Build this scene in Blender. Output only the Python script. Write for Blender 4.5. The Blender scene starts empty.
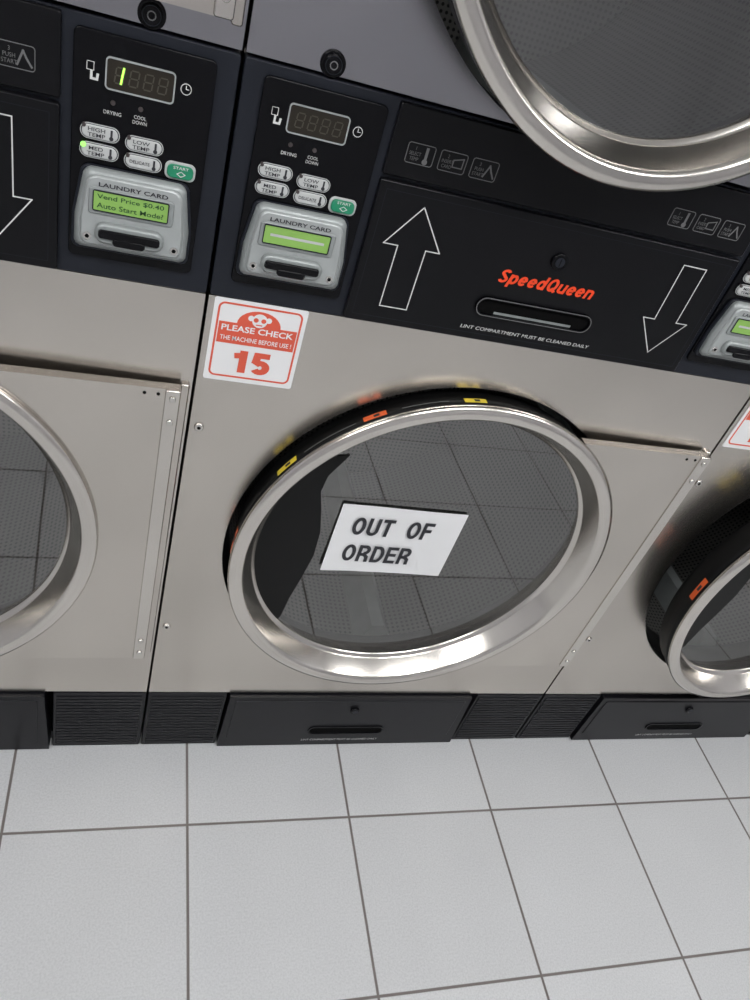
import bpy, bmesh, math
from math import sin, cos, pi, radians, sqrt, atan2
from mathutils import Matrix, Vector

sc = bpy.context.scene
sc.view_settings.view_transform = 'Standard'
W = 0.795

# ------------------------------------------------------------ materials
def new_mat(name):
    m = bpy.data.materials.new(name); m.use_nodes = True
    nt = m.node_tree
    return m, nt, nt.nodes['Principled BSDF']

def simple(name, col, rough=0.5, metal=0.0, emit=None, es=0.0, var=0.06, scale=30, spec=0.5):
    m, nt, b = new_mat(name)
    b.inputs['Roughness'].default_value = rough
    b.inputs['Metallic'].default_value = metal
    b.inputs['Specular IOR Level'].default_value = spec
    tc = nt.nodes.new('ShaderNodeTexCoord')
    n = nt.nodes.new('ShaderNodeTexNoise'); n.inputs['Scale'].default_value = scale
    nt.links.new(tc.outputs['Object'], n.inputs['Vector'])
    r = nt.nodes.new('ShaderNodeValToRGB')
    r.color_ramp.elements[0].position = 0.3; r.color_ramp.elements[1].position = 0.7
    r.color_ramp.elements[0].color = (*[c*(1-var) for c in col], 1)
    r.color_ramp.elements[1].color = (*[min(1, c*(1+var)) for c in col], 1)
    nt.links.new(n.outputs['Fac'], r.inputs['Fac'])
    nt.links.new(r.outputs['Color'], b.inputs['Base Color'])
    if emit:
        b.inputs['Emission Color'].default_value = (*emit, 1)
        b.inputs['Emission Strength'].default_value = es
    return m

def steel(name, col, rough=0.3, stretch=(2, 2, 160), bump=0.3):
    m, nt, b = new_mat(name)
    b.inputs['Metallic'].default_value = 1.0
    tc = nt.nodes.new('ShaderNodeTexCoord')
    mp = nt.nodes.new('ShaderNodeMapping'); mp.inputs['Scale'].default_value = stretch
    nt.links.new(tc.outputs['Object'], mp.inputs['Vector'])
    n = nt.nodes.new('ShaderNodeTexNoise'); n.inputs['Scale'].default_value = 4; n.inputs['Detail'].default_value = 4
    nt.links.new(mp.outputs[0], n.inputs['Vector'])
    n2 = nt.nodes.new('ShaderNodeTexNoise'); n2.inputs['Scale'].default_value = 3.5; n2.inputs['Detail'].default_value = 2
    nt.links.new(tc.outputs['Object'], n2.inputs['Vector'])
    mr = nt.nodes.new('ShaderNodeMapRange')
    mr.inputs['To Min'].default_value = rough-0.004; mr.inputs['To Max'].default_value = rough+0.008
    nt.links.new(n.outputs['Fac'], mr.inputs['Value'])
    nt.links.new(mr.outputs[0], b.inputs['Roughness'])
    r = nt.nodes.new('ShaderNodeValToRGB')
    r.color_ramp.elements[0].position = 0.3; r.color_ramp.elements[1].position = 0.72
    r.color_ramp.elements[0].color = (*[c*0.90 for c in col], 1)
    r.color_ramp.elements[1].color = (*[c*1.07 for c in col], 1)
    nt.links.new(n2.outputs['Fac'], r.inputs['Fac'])
    nt.links.new(r.outputs['Color'], b.inputs['Base Color'])
    bp2 = nt.nodes.new('ShaderNodeBump'); bp2.inputs['Strength'].default_value = bump; bp2.inputs['Distance'].default_value = 0.004
    nt.links.new(n2.outputs['Fac'], bp2.inputs['Height'])
    nt.links.new(bp2.outputs[0], b.inputs['Normal'])
    return m

M = {}
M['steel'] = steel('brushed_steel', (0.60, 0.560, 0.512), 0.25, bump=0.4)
M['steel_dim_refl'] = steel('brushed_steel_dim_reflection', (0.34, 0.335, 0.355), 0.24, bump=0.6)  # same steel as below, dim bluish room reflection put into the base colour
M['ring'] = steel('spun_steel', (0.66, 0.625, 0.58), 0.20, (3, 3, 3), bump=0.1)
M['black'] = simple('black_plastic', (0.005, 0.005, 0.006), 0.28, spec=0.18)
M['slate'] = simple('slate_trim', (0.013, 0.015, 0.021), 0.38, spec=0.22)
M['gloss'] = simple('gloss_black', (0.003, 0.003, 0.004), 0.20, spec=0.18)
M['rubber'] = simple('rubber_gasket', (0.004, 0.004, 0.004), 0.5, spec=0.2)
M['toe'] = simple('toe_black', (0.007, 0.007, 0.009), 0.35, spec=0.28)
M['dark'] = simple('dark_void', (0.002, 0.002, 0.002), 0.9, spec=0.1)
M['silver'] = simple('reader_grey', (0.28, 0.30, 0.295), 0.38, 0.2)
M['silver2'] = simple('reader_grey_light', (0.38, 0.40, 0.395), 0.32, 0.2)
M['chrome'] = simple('screw_metal', (0.6, 0.58, 0.55), 0.25, 1.0)
M['white'] = simple('print_white', (0.62, 0.62, 0.60), 0.5, var=0.02)
M['greyprint'] = simple('print_grey', (0.14, 0.14, 0.14), 0.5)
M['button'] = simple('button_white', (0.50, 0.51, 0.50), 0.4, var=0.02)
M['green'] = simple('button_green', (0.01, 0.22, 0.11), 0.35)
M['lcd'] = simple('lcd_green', (0.25, 0.46, 0.10), 0.3, var=0.02)
M['lcdtext'] = simple('lcd_text', (0.02, 0.08, 0.02), 0.5)
M['disp'] = simple('display_window', (0.022, 0.018, 0.013), 0.2, spec=0.3)
M['seg'] = simple('segment_dim', (0.05, 0.045, 0.03), 0.4)
M['segon'] = simple('segment_lit', (0.3, 0.8, 0.1), 0.4, emit=(0.45, 1.0, 0.1), es=1.5)
M['led'] = simple('led_off', (0.05, 0.04, 0.04), 0.3)
M['ledon'] = simple('led_on', (0.2, 0.6, 0.1), 0.3, emit=(0.4, 1.0, 0.2), es=1.0)
M['orange'] = simple('orange_print', (0.80, 0.06, 0.01), 0.4, var=0.02)
M['stk_o'] = simple('orange_label', (0.70, 0.11, 0.02), 0.4)
M['stk_y'] = simple('yellow_label', (0.65, 0.50, 0.03), 0.4)
M['red'] = simple('sticker_red', (0.66, 0.095, 0.05), 0.4, var=0.03)
M['paper'] = simple('paper_white', (0.76, 0.76, 0.76), 0.45, var=0.02, scale=8)
M['ink'] = simple('ink_black', (0.02, 0.02, 0.025), 0.6)

# perforated drum (uses UVs in metres)
m, nt, b = new_mat('perforated_drum')
b.inputs['Metallic'].default_value = 0.5; b.inputs['Roughness'].default_value = 0.45
uv = nt.nodes.new('ShaderNodeUVMap')
vs = nt.nodes.new('ShaderNodeVectorMath'); vs.operation = 'SCALE'; vs.inputs['Scale'].default_value = 1/0.010
nt.links.new(uv.outputs[0], vs.inputs[0])
fr = nt.nodes.new('ShaderNodeVectorMath'); fr.operation = 'FRACTION'; nt.links.new(vs.outputs[0], fr.inputs[0])
sb = nt.nodes.new('ShaderNodeVectorMath'); sb.operation = 'SUBTRACT'; sb.inputs[1].default_value = (0.5, 0.5, 0)
nt.links.new(fr.outputs[0], sb.inputs[0])
ln = nt.nodes.new('ShaderNodeVectorMath'); ln.operation = 'LENGTH'; nt.links.new(sb.outputs[0], ln.inputs[0])
lt = nt.nodes.new('ShaderNodeMath'); lt.operation = 'LESS_THAN'; lt.inputs[1].default_value = 0.27
nt.links.new(ln.outputs['Value'], lt.inputs[0])
mx = nt.nodes.new('ShaderNodeMixRGB'); mx.inputs[1].default_value = (0.14, 0.138, 0.13, 1); mx.inputs[2].default_value = (0.012, 0.012, 0.012, 1)
nt.links.new(lt.outputs[0], mx.inputs[0]); nt.links.new(mx.outputs[0], b.inputs['Base Color'])
M['drum'] = m

# door glass: tinted, reflective
m = bpy.data.materials.new('door_glass'); m.use_nodes = True; nt = m.node_tree; nt.nodes.clear()
o = nt.nodes.new('ShaderNodeOutputMaterial'); mixs = nt.nodes.new('ShaderNodeMixShader')
tr = nt.nodes.new('ShaderNodeBsdfTransparent'); tr.inputs[0].default_value = (0.56, 0.56, 0.555, 1)
gl = nt.nodes.new('ShaderNodeBsdfGlossy'); gl.inputs['Roughness'].default_value = 0.015; gl.inputs['Color'].default_value = (0.95, 0.94, 0.92, 1)
tcg = nt.nodes.new('ShaderNodeTexCoord'); ng = nt.nodes.new('ShaderNodeTexNoise'); ng.inputs['Scale'].default_value = 5
nt.links.new(tcg.outputs['Object'], ng.inputs['Vector'])
mg_ = nt.nodes.new('ShaderNodeMapRange'); mg_.inputs['To Min'].default_value = 0.15; mg_.inputs['To Max'].default_value = 0.23
nt.links.new(ng.outputs['Fac'], mg_.inputs['Value']); nt.links.new(mg_.outputs[0], mixs.inputs[0])
nt.links.new(tr.outputs[0], mixs.inputs[1]); nt.links.new(gl.outputs[0], mixs.inputs[2]); nt.links.new(mixs.outputs[0], o.inputs[0])
M['glass'] = m

# ------------------------------------------------------------ mesh builder
class B:
    def __init__(s):
        s.v = []; s.f = []; s.m = []; s.sm = []; s.uv = {}; s.mats = []; s.k = 0
    def mi(s, k):
        if k not in s.mats: s.mats.append(k)
        return s.mats.index(k)
    def face(s, idx, k, smooth=False, uv=None):
        if uv: s.uv[len(s.f)] = uv
        s.f.append(idx); s.m.append(s.mi(k)); s.sm.append(smooth)
    def loop(s, pts, y):
        i0 = len(s.v); s.v += [(p[0], y, p[1]) for p in pts]; return list(range(i0, i0+len(pts)))
    def bridge(s, a, b, k, smooth=False):
        n = len(a)
        for i in range(n):
            j = (i+1) % n
            s.face([a[i], a[j], b[j], b[i]], k, smooth)
    def prism(s, pts, yb, yf, k, kf=None):
        a = s.loop(pts, yb); b = s.loop(pts, yf)
        s.bridge(a, b, k); s.face(b, kf or k); s.face(a[::-1], k)
    def rr(s, x0, x1, z0, z1, r, n=6):
        r = min(r, (x1-x0)/2-1e-5, (z1-z0)/2-1e-5); pts = []
        for cx, cz, a0 in ((x1-r, z1-r, 0), (x0+r, z1-r, 90), (x0+r, z0+r, 180), (x1-r, z0+r, 270)):
            for i in range(n+1):
                a = radians(a0+90*i/n); pts.append((cx+r*cos(a), cz+r*sin(a)))
        return pts
    def rbox(s, x0, x1, z0, z1, r, yb, yf, k, bev=0.0, kf=None):
        P = s.rr(x0, x1, z0, z1, r)
        a = s.loop(P, yb); s.face(a[::-1], k)
        if bev > 0:
            b = s.loop(P, yf+bev); c = s.loop(s.rr(x0+bev, x1-bev, z0+bev, z1-bev, max(r-bev, 1e-4)), yf)
            s.bridge(a, b, k); s.bridge(b, c, k, True); s.face(c, kf or k)
        else:
            b = s.loop(P, yf); s.bridge(a, b, k); s.face(b, kf or k)
    def frame(s, x0, x1, z0, z1, r, w, yb, yf, k):
        A = s.rr(x0, x1, z0, z1, r); I = s.rr(x0+w, x1-w, z0+w, z1-w, max(r-w, 1e-4))
        a = s.loop(A, yf); b = s.loop(I, yf); c = s.loop(A, yb); d = s.loop(I, yb)
        s.bridge(a, b, k); s.bridge(c, a, k); s.bridge(b, d, k)
    def stroke(s, pts, w, y, k, closed=False):
        n = len(pts)
        for i in range(n if closed else n-1):
            p = Vector(pts[i]); q = Vector(pts[(i+1) % n]); d = (q-p)
            if d.length < 1e-7: continue
            d.normalize(); nn = Vector((-d.y, d.x))*w/2; e = d*w/2
            L = s.loop([p-e-nn, q+e-nn, q+e+nn, p-e+nn], y-0.00004*(i % 3)); s.face(L, k)
    def disc(s, cx, cz, r, yb, yf, k, n=24, bev=0.0):
        P = lambda rr: [(cx+rr*cos(2*pi*i/n), cz+rr*sin(2*pi*i/n)) for i in range(n)]
        a = s.loop(P(r), yb); b = s.loop(P(r), yf+bev); s.bridge(a, b, k, True)
        if bev: c = s.loop(P(r-bev), yf); s.bridge(b, c, k, True); s.face(c, k)
        else: s.face(b, k)
    def lathe(s, prof, cx, cz, k, n=128, a0=0, a1=360, uvs=False, smooth=True):
        full = abs(a1-a0-360) < 1e-6; cols = n if full else n+1; rings = []
        for r, y in prof:
            i0 = len(s.v)
            for i in range(cols):
                a = radians(a0+(a1-a0)*i/n); s.v.append((cx+r*cos(a), y, cz+r*sin(a)))
            rings.append(i0)
        for q in range(len(prof)-1):
            for i in range(n):
                j = (i+1) % cols
                u = None
                if uvs:
                    if abs(prof[q][1]-prof[q+1][1]) > 1e-4:
                        u0 = 2*pi*prof[q][0]*i/n; u1 = 2*pi*prof[q][0]*(i+1)/n
                        u = [(u0, prof[q][1]), (u1, prof[q][1]), (u1, prof[q+1][1]), (u0, prof[q+1][1])]
                    else:
                        ids = [rings[q]+i, rings[q]+j, rings[q+1]+j, rings[q+1]+i]
                        u = [(s.v[t][0], s.v[t][2]) for t in ids]
                s.face([rings[q]+i, rings[q]+j, rings[q+1]+j, rings[q+1]+i], k, smooth, u)
    def box(s, x0, x1, y0, y1, z0, z1, k):
        s.prism([(x0, z0), (x1, z0), (x1, z1), (x0, z1)], y1, y0, k)
    def ribbon(s, pts, w, y, k, closed, tf):
        n = len(pts); L = []
        P = [Vector(p) for p in pts]
        s.k += 1; y = y-0.00008*(s.k % 4)
        for i in range(n):
            if closed: a, c = P[(i-1) % n], P[(i+1) % n]
            else: a, c = P[max(i-1, 0)], P[min(i+1, n-1)]
            d1 = (P[i]-a); d2 = (c-P[i])
            if d1.length < 1e-9: d1 = d2
            if d2.length < 1e-9: d2 = d1
            d1.normalize(); d2.normalize()
            n1 = Vector((-d1.y, d1.x)); n2 = Vector((-d2.y, d2.x)); mm = n1+n2
            mm.normalize(); q = w/2/max(0.6, mm.dot(n1))
            L.append((P[i]-mm*q, P[i]+mm*q))
        for i in range(n if closed else n-1):
            j = (i+1) % n
            s.face(s.loop([tf(L[i][0]), tf(L[j][0]), tf(L[j][1]), tf(L[i][1])], y-0.00002*(i % 2)), k)
    def mesh(s, name):
        me = bpy.data.meshes.new(name); me.from_pydata(s.v, [], s.f)
        for k in s.mats: me.materials.append(M[k])
        ul = me.uv_layers.new(name='UVMap')
        for i, p in enumerate(me.polygons):
            p.material_index = s.m[i]; p.use_smooth = s.sm[i]
            if i in s.uv:
                for li, u in zip(p.loop_indices, s.uv[i]): ul.data[li].uv = u
        me.validate(); me.update()
        bm = bmesh.new(); bm.from_mesh(me); bmesh.ops.recalc_face_normals(bm, faces=bm.faces); bm.to_mesh(me); bm.free()
        return me

def obj(name, data, parent=None, loc=(0, 0, 0), rot=(0, 0, 0)):
    o = bpy.data.objects.new(name, data); sc.collection.objects.link(o)
    o.location = loc; o.rotation_euler = rot
    if parent: o.parent = parent
    return o

# stroke lettering (grotesque style), unit height glyphs
def arc(cx, cz, rx, rz, a0, a1, n=12):
    return [(cx+rx*cos(radians(a0+(a1-a0)*i/n)), cz+rz*sin(radians(a0+(a1-a0)*i/n))) for i in range(n+1)]
def glyph(ch, h):
    t, w = 1-h, 0.60
    l, r = h, w-h; m_ = w/2
    if ch == 'O': return w+.04, [(arc(m_+.02, .5, m_+.02-h, .5-h, 0, 345, 23), True)]
    if ch == 'Q': return w+.10, [(arc(m_+.04, .5, m_+.04-h, .5-h, 0, 345, 23), True), ([(.36, .30), (.66, .0)], False)]
    if ch == 'U': return w, [([(l, 1), (l, .32)]+arc(m_, .30, m_-h, .30-h, 180, 360)+[(r, .32), (r, 1)], False)]
    if ch == 'T': return w, [([(0, t), (w, t)], False), ([(m_, t), (m_, 0)], False)]
    if ch == 'F': return w-.06, [([(l, 0), (l, t), (w-.06, t)], False), ([(l, .52), (w-.12, .52)], False)]
    if ch == 'E': return w-.04, [([(w-.04, h), (l, h), (l, t), (w-.04, t)], False), ([(l, .52), (w-.09, .52)], False)]
    if ch == 'D': return w+.02, [([(l, h), (l, t), (m_, t)]+arc(m_, .5, m_+.02-h, .5-h, 80, -80)+[(m_, h)], True)]
    if ch == 'R': return w+.02, [([(l, 0), (l, t), (m_+.04, t)]+arc(m_+.04, .72, m_-.04-h, .28-h, 80, -80)+[(m_+.04, .44), (l, .44)], False), ([(m_+.05, .44), (r-.01, .30), (r+.01, 0)], False)]
    if ch == '1': return .44, [([(.30, 0), (.30, 1)], False), ([(.30, .80), (.17, .76), (.02, .74)], False)]
    if ch == '5': return w, [([(w-.05, t), (l+.05, t), (l+.01, .50)], False), (arc(m_, .33, m_-h, .33-h, 150, -150, 16), False)]
    if ch == '6': return w, [(arc(m_, .33, m_-h, .33-h, 0, 345, 20), True), ([(l, .33)]+arc(m_, .55, m_-h, .45-h, 175, 25, 12), False)]
    if ch == 'S': return w, [(arc(m_, .74, m_-h, .26-h, 15, 250, 14)+arc(m_, .27, m_-h, .27-h, 70, -165, 14), False)]
    X = .72; c = .36; a = .29
    if ch == 'e': return .58, [([(l, c+.0), (.58-h, c+.0)], False), (arc(a, c, a-h, c-h, 0, 322, 20), False)]
    if ch == 'p': return .60, [([(l, X), (l, -.24)], False), (arc(a+.02, c, a-h, c-h, 0, 345, 20), True)]
    if ch == 'd': return .60, [([(.60-h, 1), (.60-h, 0)], False), (arc(a, c, a-h, c-h, 0, 345, 20), True)]
    if ch == 'u': return .58, [([(l, X), (l, .26)]+arc(a, .26, a-h, .26-h, 180, 360), False), ([(.58-h, X), (.58-h, 0)], False)]
    if ch == 'n': return .58, [([(l, X), (l, 0)], False), (arc(a, .46, a-h, .26-h, 180, 0)+[(.58-h, 0)], False)]
    return .3, []
def lettering(b, s_, cx, cz, w, h, y, k, th=0.17, shear=0.0, gap=0.09):
    G_ = []; x = 0
    for ch in s_:
        gw, st = glyph(ch, th/2); G_.append((x, st)); x += gw+gap
    tot = x-gap
    for gx, st in G_:
        for P, cl in st:
            b.ribbon([(p[0]+gx, p[1]) for p in P], th, y, k, cl, lambda p: (cx+(p[0]-tot/2)/tot*w+shear*(p[1]-.5)*h, cz+(p[1]-.5)*h))

TC = {}
def text(name, body, cx, cz, w, h, y, mk, parent=None, shear=0.0, bold=0.0):
    key = (body, mk, shear, bold)
    if key not in TC:
        c = bpy.data.curves.new(name, 'FONT'); c.body = body; c.size = 1.0; c.shear = shear; c.offset = bold
        c.align_x = 'CENTER'; c.align_y = 'CENTER'; c.materials.append(M[mk]); c.resolution_u = 3
        t = bpy.data.objects.new('tmp', c); sc.collection.objects.link(t)
        bpy.context.view_layer.update()
        dg = bpy.context.evaluated_depsgraph_get(); me = bpy.data.meshes.new_from_object(t.evaluated_get(dg))
        bpy.data.objects.remove(t)
        xs = [v.co.x for v in me.vertices]; ys = [v.co.y for v in me.vertices]
        ox = (min(xs)+max(xs))/2; oy = (min(ys)+max(ys))/2; sx = max(xs)-min(xs); sy = max(ys)-min(ys)
        for v in me.vertices: v.co = ((v.co.x-ox)/sx, (v.co.y-oy)/sy, 0)
        TC[key] = me
    o = obj(name, TC[key], parent, (cx, y, cz), (pi/2, 0, 0))
    o.scale = (w, h, 1)
    return o

# ------------------------------------------------------------ dryer parts
CZL, CZU, CX = 0.555, 1.476, 0.389
HR = 0.313   # opening radius

def panel_with_hole(b, x0, x1, z0, z1, cx, cz, r, y, k, depth=0.03):
    angs = [2*pi*i/128 for i in range(128)]
    for X, Z in ((x0, z0), (x1, z0), (x1, z1), (x0, z1)):
        angs.append(atan2(Z-cz, X-cx) % (2*pi))
    angs = sorted(angs); inn = []; out = []
    for a in angs:
        c, s_ = cos(a), sin(a); ts = []
        if c > 1e-9: ts.append((x1-cx)/c)
        if c < -1e-9: ts.append((x0-cx)/c)
        if s_ > 1e-9: ts.append((z1-cz)/s_)
        if s_ < -1e-9: ts.append((z0-cz)/s_)
        t = min(ts); inn.append((cx+r*c, cz+r*s_)); out.append((cx+t*c, cz+t*s_))
    a = b.loop(inn, y); o = b.loop(out, y); i2 = b.loop(inn, y+depth); o2 = b.loop(out, y+depth)
    b.bridge(a, o, k); b.bridge(i2, a, 'rubber'); b.bridge(o, o2, k)

b = B()
g = 0.002
H = 1.96
b.box(g, 0.006, 0.02, 0.72, 0.0, H, 'steel'); b.box(W-0.006, W-g, 0.02, 0.72, 0.0, H, 'steel')
b.box(0.006, W-0.006, 0.02, 0.72, H-0.006, H, 'steel'); b.box(0.006, W-0.006, 0.714, 0.72, 0.0, H-0.006, 'steel')
panel_with_hole(b, g, W-g, 0.170, 0.938, CX, CZL, HR, 0.0, 'steel')
HU = HR-0.010
panel_with_hole(b, g, W-g, 1.189, H, CX, CZU, HU, 0.0, 'steel_dim_refl')
for cz, hr in ((CZL, HR), (CZU, HU)):
    b.lathe([(hr-0.001, 0.028), (min(hr-0.002, 0.308), 0.034), (0.300, 0.050), (0.300, 0.07), (0.335, 0.072)], CX, cz, 'rubber')
    b.lathe([(0.335, 0.072), (0.335, 0.60)], CX, cz, 'drum', uvs=True)
    b.lathe([(0.335, 0.60), (0.24, 0.60), (0.12, 0.60), (0.001, 0.60)], CX, cz, 'drum', uvs=True)
    for a in (35, 155, 275):
        c, s_ = cos(radians(a)), sin(radians(a)); p = Vector((CX+c*0.30, 0, cz+s_*0.30)); t = Vector((-s_, 0, c))*0.03; o_ = Vector((c, 0, s_))*0.034
        i0 = len(b.v)
        for y in (0.08, 0.59):
            for q in (p-t*1.2+o_, p+t*1.2+o_, p+t*0.4-o_*0.5, p-t*0.4-o_*0.5): b.v.append((q.x, y, q.z))
        for f in ((0, 1, 5, 4), (1, 2, 6, 5), (2, 3, 7, 6), (3, 0, 4, 7), (0, 3, 2, 1), (4, 5, 6, 7)): b.face([i0+j for j in f], 'silver')
for x, z in ((0.014, 0.752), (0.014, 0.350), (0.014, 1.70), (0.014, 1.28)):
    b.disc(x, z, 0.0062, 0.0, -0.003, 'chrome', 16, 0.0012)
    b.disc(x, z, 0.0025, -0.003, -0.0032, 'dark', 6)
b.box(0.006, W-0.006, 0.031, 0.034, 0.0, 0.20, 'dark'); b.box(0.006, W-0.006, 0.031, 0.034, 0.925, 1.165, 'dark')
b.rbox(g, 0.139, 0.004, 0.167, 0.002, 0.03, -0.002, 'toe', 0.001)
b.rbox(0.642, W-g, 0.004, 0.167, 0.002, 0.03, -0.002, 'toe', 0.001)
for x0, x1 in ((0.008, 0.134), (0.647, W-0.008)):
    for i in range(17):
        z = 0.012+i*0.0088; b.rbox(x0, x1, z, z+0.0052, 0.001, -0.002, -0.0045, 'toe', 0.001)
body_me = b.mesh('cabinet_body')

b = B()
zs = [(0.143, 0.004), (0.637, 0.004), (0.628, 0.165), (0.145, 0.165)]
b.prism(zs, 0.03, -0.008, 'toe')
b.rbox(0.156, 0.618, 0.030, 0.155, 0.004, -0.008, -0.010, 'toe', 0.0015)
b.disc(0.390, 0.128, 0.009, -0.010, -0.015, 'gloss', 24, 0.001); b.disc(0.390, 0.128, 0.005, -0.015, -0.0155, 'slate', 16)
b.rbox(0.316, 0.464, 0.050, 0.068, 0.008, -0.010, -0.0104, 'dark'); b.frame(0.312, 0.468, 0.046, 0.072, 0.012, 0.003, -0.010, -0.012, 'gloss')
toe_me = b.mesh('lint_drawer')

b = B()   # control band
b.rbox(g, W-g, 0.940, 1.186, 0.003, 0.02, -0.003, 'slate', 0.001)
b.rbox(0.158, W-0.158, 1.112, 1.184, 0.003, -0.003, -0.008, 'black', 0.0015)
b.rbox(0.158, W-0.158, 0.942, 1.108, 0.003, -0.003, -0.010, 'black', 0.0015)
Y = -0.010
b.stroke([(0.167, 0.951), (W-0.167, 0.951), (W-0.167, 1.099), (0.167, 1.099)], 0.0006, Y-0.0003, 'slate', True)
def arrow(cx, zt, zb, up):
    f = (lambda z: z) if up else (lambda z: zt+zb-z)
    P = [(cx, zt), (cx+0.034, zt-0.047), (cx+0.017, zt-0.047), (cx+0.017, zb), (cx-0.017, zb), (cx-0.017, zt-0.047), (cx-0.034, zt-0.047)]
    b.stroke([(x, f(z)) for x, z in P], 0.0013, Y-0.0005, 'white', True)
arrow(0.214, 1.088, 0.966, True); arrow(W-0.216, 1.088, 0.966, False)
b.disc(0.396, 1.061, 0.0105, Y, Y-0.005, 'gloss', 24, 0.001); b.disc(0.396, 1.061, 0.006, Y-0.005, Y-0.0055, 'slate', 18)
b.stroke([(0.396, 1.057), (0.396, 1.065)], 0.0015, Y-0.0058, 'dark')
b.rbox(0.317, 0.473, 0.980, 0.999, 0.0095, Y, Y-0.0004, 'dark'); b.frame(0.314, 0.476, 0.977, 1.002, 0.0125, 0.0028, Y, Y-0.004, 'gloss')
b.frame(0.3145, 0.4755, 0.9775, 1.0015, 0.012, 0.0009, Y-0.004, Y-0.0042, 'greyprint')
b.stroke([(0.343, 0.9820), (0.449, 0.9820)], 0.0032, Y-0.0006, 'silver')
lettering(b, 'Speed', 0.3625, 1.0305, 0.063, 0.0172, Y-0.0006, 'orange', 0.19, 0.25, 0.075)
lettering(b, 'Queen', 0.4285, 1.0305, 0.065, 0.0172, Y-0.0006, 'orange', 0.19, 0.25, 0.075)
def instr(xs):
    y = -0.0085
    for n_, x in enumerate(xs):
        b.frame(x, x+0.031, 1.129, 1.150, 0.003, 0.0007, -0.008, y, 'greyprint')
        cx = x+0.022; cz = 1.139
        if n_ == 0: b.stroke([(cx, cz-0.006), (cx, cz+0.007)], 0.003, y, 'greyprint'); b.disc(cx, cz-0.006, 0.003, -0.008, y-0.0001, 'greyprint', 10)
        elif n_ == 1: b.stroke([(cx-0.006, cz-0.004), (cx+0.005, cz-0.004), (cx+0.005, cz+0.006), (cx-0.006, cz+0.003)], 0.0012, y, 'greyprint', True)
        else: b.stroke([(cx-0.006, cz-0.006), (cx-0.001, cz+0.006), (cx+0.002, cz), (cx+0.006, cz-0.006)], 0.0018, y, 'greyprint')
XI = (0.177, 0.214, 0.251); XR = (0.511, 0.548, 0.585)
instr(XI); instr(XR)
band_me = b.mesh('control_band')

RZ = 0.007   # card reader height offset
b = B()
b.rbox(0.022, 0.148, 0.962, 1.176, 0.006, -0.003, -0.007, 'gloss', 0.001)
Y = -0.007
b.rbox(0.051, 0.111, 1.131, 1.157, 0.003, Y, Y-0.001, 'disp'); b.frame(0.050, 0.112, 1.130, 1.158, 0.004, 0.0013, Y, Y-0.002, 'silver2')
def digit(x, z, on=None):
    w, h = 0.0075, 0.0068
    segs = {'a': ((0, 2*h), (w, 2*h)), 'g': ((0, h), (w, h)), 'd': ((0, 0), (w, 0)), 'f': ((0, h), (0, 2*h)), 'e': ((0, 0), (0, h)), 'b': ((w, h), (w, 2*h)), 'c': ((w, 0), (w, h))}
    for k_, (p, q) in segs.items():
        p = Vector(p); q = Vector(q); d = (q-p).normalized()*0.0012; sk = 0.12
        P = [(x+t.x+t.y*sk, z+t.y) for t in (p+d, q-d)]
        b.stroke(P, 0.0012, Y-0.0013, 'seg')
for i in range(4): digit(0.058+i*0.0128, 1.137)
for x in (0.058, 0.083): b.disc(x, 1.119, 0.0022, Y, Y-0.001, 'led', 14)
ring = [(0.122+0.0048*cos(2*pi*i/16), 1.146+0.0048*sin(2*pi*i/16)) for i in range(16)]
b.stroke(ring, 0.0007, Y-0.0004, 'white', True); b.stroke([(0.122, 1.149), (0.122, 1.146), (0.1245, 1.146)], 0.0007, Y-0.0004, 'white')
b.stroke([(0.034, 1.150), (0.034, 1.143), (0.040, 1.143), (0.040, 1.150)], 0.0006, Y-0.0004, 'white', True)
b.stroke([(0.038, 1.142), (0.038, 1.136), (0.043, 1.136), (0.0435, 1.140)], 0.0022, Y-0.0004, 'white')
for x, z in ((0.030, 1.083), (0.030, 1.0655), (0.071, 1.080), (0.071, 1.0635)):
    b.rbox(x, x+0.036, z, z+0.0145, 0.0072, Y, Y-0.0018, 'slate', 0.0005)
    b.frame(x, x+0.036, z, z+0.0145, 0.0072, 0.0007, Y-0.0012, Y-0.0021, 'button')
    b.rbox(x+0.0016, x+0.0344, z+0.0014, z+0.0131, 0.0058, Y-0.0018, Y-0.0035, 'button', 0.0008)
    b.disc(x+0.0035, z+0.012, 0.0018, Y, Y-0.004, 'led', 10)
    cx = x+0.0285; b.stroke([(cx, z+0.004), (cx, z+0.011)], 0.002, Y-0.0037, 'ink'); b.disc(cx, z+0.0042, 0.002, Y-0.0035, Y-0.0038, 'ink', 10)
b.rbox(0.110, 0.140, 1.0610, 1.0785, 0.006, Y, Y-0.0016, 'button', 0.0005)
b.rbox(0.1122, 0.1378, 1.0632, 1.0763, 0.005, Y-0.0016, Y-0.004, 'green', 0.0008)
b.stroke([(0.126, 1.0705), (0.130, 1.068), (0.126, 1.0655), (0.122, 1.068)], 0.0008, Y-0.0042, 'white', True)
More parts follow.
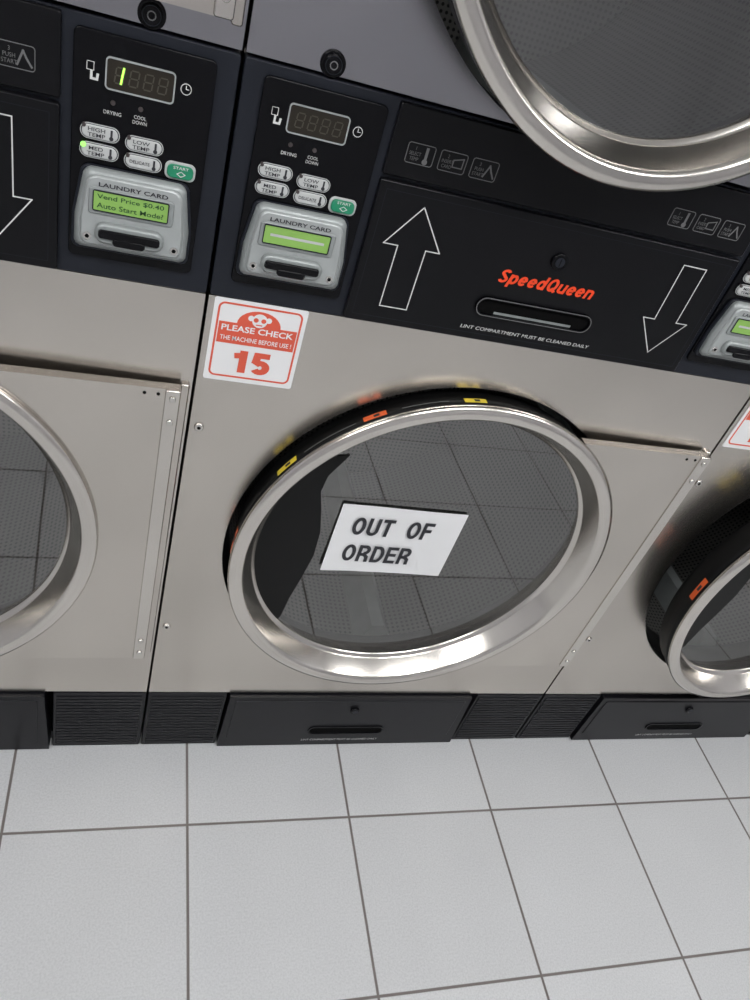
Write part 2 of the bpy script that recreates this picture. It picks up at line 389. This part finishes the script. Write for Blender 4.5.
def bell(x0, x1, z0, z1, ins, yb, yf, k, bev):
    z0 += RZ; z1 += RZ
    def P(e):
        a0, a1, c0, c1 = x0+e, x1-e, z0+e, z1-e; r = 0.010
        L = [(a1-ins+cos(radians(t))*r-r, c1-r+sin(radians(t))*r) for t in range(90, -1, -15)][::-1]
        R_ = [(a0+ins+r-cos(radians(t))*r, c1-r+sin(radians(t))*r) for t in range(90, -1, -15)]
        return L+R_+[(a0, c0+(c1-c0)*.42), (a0, c0+0.006), (a0+0.002, c0+0.002), (a0+0.006, c0), (a1-0.006, c0), (a1-0.002, c0+0.002), (a1, c0+0.006), (a1, c0+(c1-c0)*.42)]
    a = b.loop(P(0), yb); c = b.loop(P(0), yf+bev); d = b.loop(P(bev), yf)
    b.bridge(a, c, k); b.bridge(c, d, k, True); b.face(d, k)
bell(0.025, 0.143, 0.966, 1.0525, 0.006, Y, -0.011, 'slate', 0.001)
bell(0.028, 0.140, 0.970, 1.0520, 0.006, -0.011, -0.020, 'silver', 0.005)
bell(0.034, 0.134, 0.976, 1.0470, 0.004, -0.020, -0.0225, 'silver2', 0.002)
b.rbox(0.041, 0.123, 1.010+RZ, 1.036+RZ, 0.003, -0.0225, -0.0245, 'silver', 0.001)
b.rbox(0.046, 0.117, 1.0145+RZ, 1.0335+RZ, 0.001, -0.0245, -0.0250, 'lcd')
b.frame(0.045, 0.118, 1.0135+RZ, 1.0345+RZ, 0.002, 0.001, -0.0245, -0.0256, 'slate')
b.rbox(0.048, 0.116, 0.981+RZ, 1.003+RZ, 0.010, -0.0225, -0.029, 'silver', 0.003)
b.rbox(0.052, 0.112, 0.988+RZ, 0.997+RZ, 0.003, -0.029, -0.0315, 'gloss', 0.001)
b.rbox(0.066, 0.098, 0.982+RZ, 0.990+RZ, 0.004, -0.029, -0.0320, 'gloss', 0.001)
for x in (0.041, 0.127):
    b.disc(x, 0.985+RZ, 0.0040, -0.0225, -0.0235, 'chrome', 14); b.disc(x, 0.985+RZ, 0.0022, -0.0235, -0.0237, 'dark', 6)
ctl_me = b.mesh('control_panel')

b = B()
b.disc(0, 0, 0.0125, 0.0, -0.003, 'gloss', 28, 0.001); b.disc(0, 0, 0.0095, -0.003, -0.007, 'gloss', 28, 0.001)
rg = [(0.0080*cos(2*pi*i/20), 0.0080*sin(2*pi*i/20)) for i in range(20)]
b.stroke(rg, 0.0005, -0.0072, 'slate', True)
rg = [(0.0035*cos(2*pi*i/14), 0.0035*sin(2*pi*i/14)) for i in range(14)]
b.stroke(rg, 0.0010, -0.0073, 'greyprint', True)
lock_me = b.mesh('key_lock')

HX = W-0.012
dc = CX-HX
GR = 0.265
def door_mesh(name):
    b = B()
    b.lathe([(0.272, 0.034), (0.293, 0.034), (0.299, 0.028), (0.3005, 0.014), (0.3025, 0.008), (0.3045, -0.004), (0.3045, -0.010), (0.300, -0.014), (0.285, -0.014)], dc, 0, 'rubber')
    b.lathe([(0.290, 0.034), (0.276, 0.022), (GR-0.001, 0.018)], dc, 0, 'rubber')
    b.lathe([(0.290, -0.012), (0.304, -0.014), (0.3070, -0.017), (0.3075, -0.021), (0.305, -0.025), (0.299, -0.0275), (0.291, -0.0275), (0.287, -0.0255), (0.284, -0.021), (0.271, 0.006), (0.269, 0.010), (GR, 0.011), (GR-0.001, 0.016)], dc, 0, 'ring')
    b.lathe([(GR, 0.0145), (0.12, 0.0145), (0.0005, 0.0145)], dc, 0, 'glass')
    for a, da, k in ((147, 3.4, 'stk_y'), (121, 3.0, 'stk_o'), (95, 3, 'stk_y'), (176, 4.5, 'stk_o')):
        b.lathe([(0.3052, -0.0100), (0.3052, -0.003), (0.3046, 0.000)], dc, 0, k, n=6, a0=a-da, a1=a+da)
        b.lathe([(0.3057, -0.0080), (0.3056, -0.0030)], dc, 0, 'ink', n=4, a0=a-da*0.4, a1=a+da*0.1)
    b.lathe([(0.3054, -0.0070), (0.3052, -0.0055)], dc, 0, 'greyprint', n=20, a0=102, a1=114)
    b.lathe([(0.3054, -0.0070), (0.3052, -0.0055)], dc, 0, 'greyprint', n=20, a0=126, a1=141)
    hz, x1 = 0.262, -0.004
    angs = sorted(set([radians(-58.3+116.6*i/60) for i in range(61)]+[atan2(hz, x1-dc), -atan2(hz, x1-dc)]))
    inn = []; out = []
    for a in angs:
        c, s_ = cos(a), sin(a); t = (x1-dc)/c
        if abs(s_) > 1e-6: t = min(t, hz/abs(s_))
        inn.append((dc+0.294*c, 0.294*s_)); out.append((dc+t*c, t*s_))
    for y, flip in ((-0.017, 0), (-0.003, 1)):
        a = b.loop(inn, y); o_ = b.loop(out, y)
        for i in range(len(a)-1): b.face([a[i], a[i+1], o_[i+1], o_[i]], 'steel')
        if not flip: fo = o_
        else:
            for i in range(len(o_)-1): b.face([fo[i], fo[i+1], o_[i+1], o_[i]], 'steel')
    b.rbox(-0.022, -0.004, -0.262, 0.262, 0.003, -0.017, -0.0200, 'ring', 0.0015)
    for z in (0.250, 0.215, -0.215, -0.245): b.disc(-0.013, z, 0.0042, -0.0200, -0.0222, 'chrome', 14, 0.0008)
    for x in (-0.030, -0.046): b.disc(x, 0.254, 0.0022, -0.017, -0.0175, 'dark', 10)
    return b.mesh(name)
door_me = door_mesh('door')
b = B()
b.rbox(W-0.016, W-0.005, -0.268, 0.262, 0.003, 0.0, -0.006, 'steel', 0.002)
hinge_me = b.mesh('hinge_strip')
b = B()   # thin black crescent just in front of the glass, latch side
pts = [(dc+0.2655*cos(radians(a)), 0.2655*sin(radians(a))) for a in range(140, 223, 3)]
pts += [(-0.590, -0.165), (-0.585, -0.12), (-0.575, -0.07), (-0.567, -0.02), (-0.568, 0.03), (-0.577, 0.075), (-0.586, 0.11), (-0.582, 0.14), (-0.568, 0.165), (-0.560, 0.180)]
b.prism(pts, 0.0140, 0.0125, 'rubber')
crescent_me = b.mesh('black_crescent')

def control(parent, x, on=False):
    o = obj('control_panel', ctl_me, parent, (x, 0, 0)); o_ = 0
    T = lambda n, s_, cx, cz, w, h, y, mk, bold=0.0: text(n, s_, x+cx, cz, w, h, y, mk, parent, 0, bold)
    T('label_drying', 'DRYING', 0.058, 1.110, 0.016, 0.0034, -0.0075, 'white')
    T('label_cool', 'COOL\nDOWN', 0.083, 1.109, 0.013, 0.0080, -0.0075, 'white')
    for s_, bx, bz in (('HIGH\nTEMP', 0.030, 1.083), ('MED\nTEMP', 0.030, 1.0655), ('LOW\nTEMP', 0.071, 1.080), ('DELICATE', 0.071, 1.0635)):
        T('button_text', s_, bx+0.0150, bz+0.0072, 0.016 if s_ != 'DELICATE' else 0.019, 0.0085 if '\n' in s_ else 0.0032, -0.0108, 'ink', 0.01)
    T('start_text', 'START', 0.1255, 1.0738, 0.015, 0.0028, -0.0112, 'white', 0.01)
    T('reader_title', 'LAUNDRY CARD', 0.083, 1.0395+RZ, 0.066, 0.0042, -0.0228, 'ink', 0.02)
    if on:
        T('lcd_text', 'Vend Price $0.40', 0.081, 1.0285+RZ, 0.064, 0.0052, -0.0253, 'lcdtext', 0.01)
        T('lcd_text2', 'Auto Start Mode?', 0.081, 1.0198+RZ, 0.064, 0.0052, -0.0253, 'lcdtext', 0.01)
        bb = B(); bb.stroke([(0.0660+x, 1.1505), (0.0650+x, 1.1445)], 0.0018, -0.0088, 'segon'); bb.stroke([(0.0648+x, 1.1430), (0.0640+x, 1.1375)], 0.0018, -0.0088, 'segon')
        bb.disc(x+0.0335, 1.0775, 0.0026, -0.011, -0.0118, 'ledon', 12)
        obj('lit_segments', bb.mesh('lit_segments'), parent)
    else:
        bb = B(); bb.stroke([(x+0.054, 1.0240+RZ), (x+0.110, 1.0240+RZ)], 0.0028, -0.0253, 'button')
        obj('lcd_line', bb.mesh('lcd_line'), parent)

DY = -0.003
def dryer(ix, aL=3.0, aU=3.0):
    e = obj('stacked_tumble_dryer', None); e.location = (ix*W, 0, 0)
    obj('cabinet', body_me, e); obj('lint_drawer', toe_me, e); obj('control_band', band_me, e)
    control(e, 0.0); control(e, W-0.170, on=(ix == -1))
    obj('key_lock', lock_me, e, (0.084, 0, 1.1985)); obj('key_lock', lock_me, e, (W-0.084, 0, 1.1985))
    for nm, cz, a in (('lower', CZL, aL), ('upper', CZU, aU)):
        obj('hinge_'+nm, hinge_me, e, (0, 0, cz))
        d = obj('door_'+nm, door_me, e, (HX, DY, cz), (0, 0, radians(a)))
        if nm == 'lower': obj('black_crescent', crescent_me, d)
    text('lint_text', 'LINT COMPARTMENT MUST BE CLEANED DAILY', 0.397, 0.959, 0.184, 0.0045, -0.0119, 'white', e, 0.1, 0.0)
    text('lint_text', 'LINT COMPARTMENT MUST BE CLEANED DAILY', 0.386, 0.023, 0.160, 0.0056, -0.0086, 'white', e, 0.1, 0.0)
    for xs in (XI, XR):
        for n_, (x, s_) in enumerate(zip(xs, ('1\nSELECT\nTEMP', '2\nINSERT\nCARD', '3\nPUSH\nSTART'))):
            text('step_text', s_, x+0.0095, 1.1395, 0.013, 0.014, -0.0087, 'greyprint', e)
    return e
AM = 1.3
for ix, aL, aU in ((-2, 1.5, 2.5), (-1, 1.6, 3.0), (0, AM, 6.0), (1, 4.9, 3.0), (2, 1.5, 3.0)):
    dryer(ix, aL, aU)

# ------------------------------------------------------------ number stickers
for ix, num in ((-2, '11'), (-1, '11'), (0, '15'), (1, '16'), (2, '15')):
    bs = B()
    bs.rbox(0, 0.110, 0, 0.111, 0.003, -0.0001, -0.0008, 'paper')
    bs.frame(0.005, 0.105, 0.006, 0.106, 0.008, 0.0024, -0.0008, -0.0010, 'red')
    pts = [(0.0085, 0.053), (0.1015, 0.053), (0.1015, 0.081)]
    pts += [(0.055+0.026*cos(radians(a)), 0.081+0.019*sin(radians(a))) for a in range(0, 181, 12)] + [(0.0085, 0.081)]
    bs.prism(pts, -0.0008, -0.0011, 'red')
    bs.disc(0.055, 0.088, 0.0090, -0.0011, -0.0013, 'paper', 20)
    for dx in (-0.0105, 0.0105): bs.disc(0.055+dx, 0.090, 0.0036, -0.0011, -0.00125, 'paper', 14)
    for dx in (-0.0045, 0.0045): bs.disc(0.055+dx, 0.0885, 0.003, -0.0013, -0.0014, 'red', 12)
    bs.stroke([(0.052, 0.0825), (0.058, 0.0825)], 0.0015, -0.0015, 'red')
    lettering(bs, num, 0.055, 0.030, 0.046, 0.031, -0.0012, 'red', 0.24, 0, 0.12)
    e = obj('number_sticker', None); e.location = (ix*W+0.009, -0.0001, 0.8275)
    obj('sticker_base', bs.mesh('sticker_base'), e)
    text('sticker_line', 'PLEASE CHECK', 0.055, 0.0740, 0.086, 0.0080, -0.0013, 'paper', e, 0.0, 0.02)
    text('sticker_line', 'THE MACHINE BEFORE USE !', 0.055, 0.0605, 0.086, 0.0062, -0.0013, 'paper', e, 0.0, 0.01)

# ------------------------------------------------------------ out of order sign, on the glass
ang = radians(AM)
sg = obj('out_of_order_sign', None)
lx = 0.3365-HX
sg.location = (HX+cos(ang)*lx, DY+sin(ang)*lx+0.0085, 0.5745)
sg.rotation_mode = 'QUATERNION'
sg.rotation_quaternion = (Matrix.Rotation(ang, 3, 'Z') @ Matrix.Rotation(radians(1.6), 3, 'Y')).to_quaternion()
bs = B()
nx, nz = 16, 10; w_, h_ = 0.206, 0.139
for j in range(nz+1):
    for i in range(nx+1):
        u, v = i/nx, j/nz
        y = 0.0030-0.0005*sin(u*7+v*3)-0.025*max(0, 0.22-u)*max(0, 0.55-v)
        bs.v.append(((u-.5)*w_, y-0.0006, (v-.5)*h_))
for j in range(nz):
    for i in range(nx):
        a = j*(nx+1)+i; bs.face([a, a+1, a+nx+2, a+nx+1], 'paper', True)
lettering(bs, 'OUT', -0.044, 0.029, 0.066, 0.036, 0.0006, 'ink', 0.18, 0, 0.10)
lettering(bs, 'OF', 0.034, 0.029, 0.042, 0.036, 0.0006, 'ink', 0.18, 0, 0.10)
lettering(bs, 'ORDER', -0.020, -0.028, 0.114, 0.036, 0.0006, 'ink', 0.18, 0, 0.10)
obj('paper_sheet', bs.mesh('paper_sheet'), sg)

# ------------------------------------------------------------ room
X0, X1, Y0, Y1, ZC = -2.6, 3.6, -3.0, 0.80, 2.7
m, nt, bb = new_mat('floor_tiles')
tc = nt.nodes.new('ShaderNodeTexCoord')
mp = nt.nodes.new('ShaderNodeMapping'); mp.inputs['Location'].default_value = (-0.0871, 0.1602, 0)
nt.links.new(tc.outputs['Object'], mp.inputs['Vector'])
dv = nt.nodes.new('ShaderNodeVectorMath'); dv.operation = 'SCALE'; dv.inputs['Scale'].default_value = 1/0.3
nt.links.new(mp.outputs[0], dv.inputs[0])
fr = nt.nodes.new('ShaderNodeVectorMath'); fr.operation = 'FRACTION'; nt.links.new(dv.outputs[0], fr.inputs[0])
sb = nt.nodes.new('ShaderNodeVectorMath'); sb.operation = 'SUBTRACT'; sb.inputs[1].default_value = (0.5, 0.5, 0.5); nt.links.new(fr.outputs[0], sb.inputs[0])
ab = nt.nodes.new('ShaderNodeVectorMath'); ab.operation = 'ABSOLUTE'; nt.links.new(sb.outputs[0], ab.inputs[0])
sp = nt.nodes.new('ShaderNodeSeparateXYZ'); nt.links.new(ab.outputs[0], sp.inputs[0])
mxm = nt.nodes.new('ShaderNodeMath'); mxm.operation = 'MAXIMUM'; nt.links.new(sp.outputs[0], mxm.inputs[0]); nt.links.new(sp.outputs[1], mxm.inputs[1])
gr = nt.nodes.new('ShaderNodeMapRange'); gr.inputs['From Min'].default_value = 0.4905; gr.inputs['From Max'].default_value = 0.4945; nt.links.new(mxm.outputs[0], gr.inputs['Value'])
fl = nt.nodes.new('ShaderNodeVectorMath'); fl.operation = 'FLOOR'; nt.links.new(dv.outputs[0], fl.inputs[0])
wn = nt.nodes.new('ShaderNodeTexWhiteNoise'); nt.links.new(fl.outputs[0], wn.inputs[0])
ns = nt.nodes.new('ShaderNodeTexNoise'); ns.inputs['Scale'].default_value = 320; ns.inputs['Detail'].default_value = 3; nt.links.new(tc.outputs['Object'], ns.inputs['Vector'])
ns2 = nt.nodes.new('ShaderNodeTexNoise'); ns2.inputs['Scale'].default_value = 5; ns2.inputs['Detail'].default_value = 4; nt.links.new(tc.outputs['Object'], ns2.inputs['Vector'])
r1 = nt.nodes.new('ShaderNodeValToRGB'); r1.color_ramp.elements[0].position = 0.30; r1.color_ramp.elements[1].position = 0.62
r1.color_ramp.elements[0].color = (0.50, 0.505, 0.51, 1); r1.color_ramp.elements[1].color = (0.585, 0.59, 0.595, 1); nt.links.new(ns.outputs['Fac'], r1.inputs['Fac'])
ml = nt.nodes.new('ShaderNodeMixRGB'); ml.blend_type = 'MULTIPLY'; ml.inputs[0].default_value = 1.0
r2 = nt.nodes.new('ShaderNodeMapRange'); r2.inputs['To Min'].default_value = 0.95; r2.inputs['To Max'].default_value = 1.05; nt.links.new(ns2.outputs['Fac'], r2.inputs['Value'])
nt.links.new(r1.outputs['Color'], ml.inputs[1]); nt.links.new(r2.outputs[0], ml.inputs[2])
ml2 = nt.nodes.new('ShaderNodeMixRGB'); ml2.blend_type = 'MULTIPLY'; ml2.inputs[0].default_value = 1.0
r3 = nt.nodes.new('ShaderNodeMapRange'); r3.inputs['To Min'].default_value = 0.97; r3.inputs['To Max'].default_value = 1.03; nt.links.new(wn.outputs['Value'], r3.inputs['Value'])
nt.links.new(ml.outputs[0], ml2.inputs[1]); nt.links.new(r3.outputs[0], ml2.inputs[2])
mg = nt.nodes.new('ShaderNodeMixRGB'); mg.inputs[2].default_value = (0.16, 0.14, 0.13, 1)
nt.links.new(gr.outputs[0], mg.inputs[0]); nt.links.new(ml2.outputs[0], mg.inputs[1]); nt.links.new(mg.outputs[0], bb.inputs['Base Color'])
bb.inputs['Roughness'].default_value = 0.36
bp = nt.nodes.new('ShaderNodeBump'); bp.inputs['Distance'].default_value = 0.0015; bp.inputs['Strength'].default_value = 0.5; bp.invert = True
nt.links.new(gr.outputs[0], bp.inputs['Height']); nt.links.new(bp.outputs[0], bb.inputs['Normal'])
M['floor'] = m
M['wall'] = simple('wall_paint', (0.55, 0.55, 0.57), 0.8, var=0.03, scale=3)
M['ceil'] = simple('ceiling_paint', (0.75, 0.75, 0.74), 0.9, var=0.02, scale=3)
M['lamp'] = simple('lamp_diffuser', (0.9, 0.9, 0.9), 0.5, emit=(0.985, 0.99, 1.0), es=27.0, var=0.0)
M['housing'] = simple('lamp_housing', (0.7, 0.7, 0.7), 0.5)

def room(name, x0, x1, y0, y1, z0, z1, k):
    b = B(); b.box(x0, x1, y0, y1, z0, z1, k); return obj(name, b.mesh(name))
room('floor', X0, X1, Y0, Y1, -0.05, 0.0, 'floor')
room('ceiling', X0, X1, Y0, Y1, ZC, ZC+0.05, 'ceil')
room('wall_back', X0, X1, Y1, Y1+0.05, 0, ZC, 'wall')
room('wall_front', X0, X1, Y0-0.05, Y0, 0, ZC, 'wall')
room('wall_left', X0-0.05, X0, Y0, Y1, 0, ZC, 'wall')
room('wall_right', X1, X1+0.05, Y0, Y1, 0, ZC, 'wall')
for x in (-1.2, 0.6, 2.4):
    e = obj('ceiling_light', None); e.location = (x, -1.3, ZC)
    b = B(); b.box(-0.62, 0.62, -0.17, 0.17, -0.06, 0.0, 'housing'); b.box(-0.60, 0.60, -0.15, 0.15, -0.066, -0.0601, 'lamp')
    obj('fixture', b.mesh('fixture'), e)

w = bpy.data.worlds.new('world'); sc.world = w; w.use_nodes = True
w.node_tree.nodes['Background'].inputs[0].default_value = (0.6, 0.62, 0.65, 1); w.node_tree.nodes['Background'].inputs[1].default_value = 0.3

# ------------------------------------------------------------ camera (calibrated)
R = Matrix(((0.94519, -0.18242, 0.27082), (-0.08425, 0.66506, 0.74202), (-0.31547, -0.72417, 0.61324)))
cam = bpy.data.cameras.new('camera'); co = obj('camera', cam)
co.matrix_world = Matrix.Translation((-0.0745, -0.8196, 1.3491)) @ R.transposed().to_4x4()
cam.sensor_fit = 'VERTICAL'; cam.sensor_height = 24.0; cam.lens = 764.4353*24/1000; cam.clip_start = 0.02
sc.camera = co
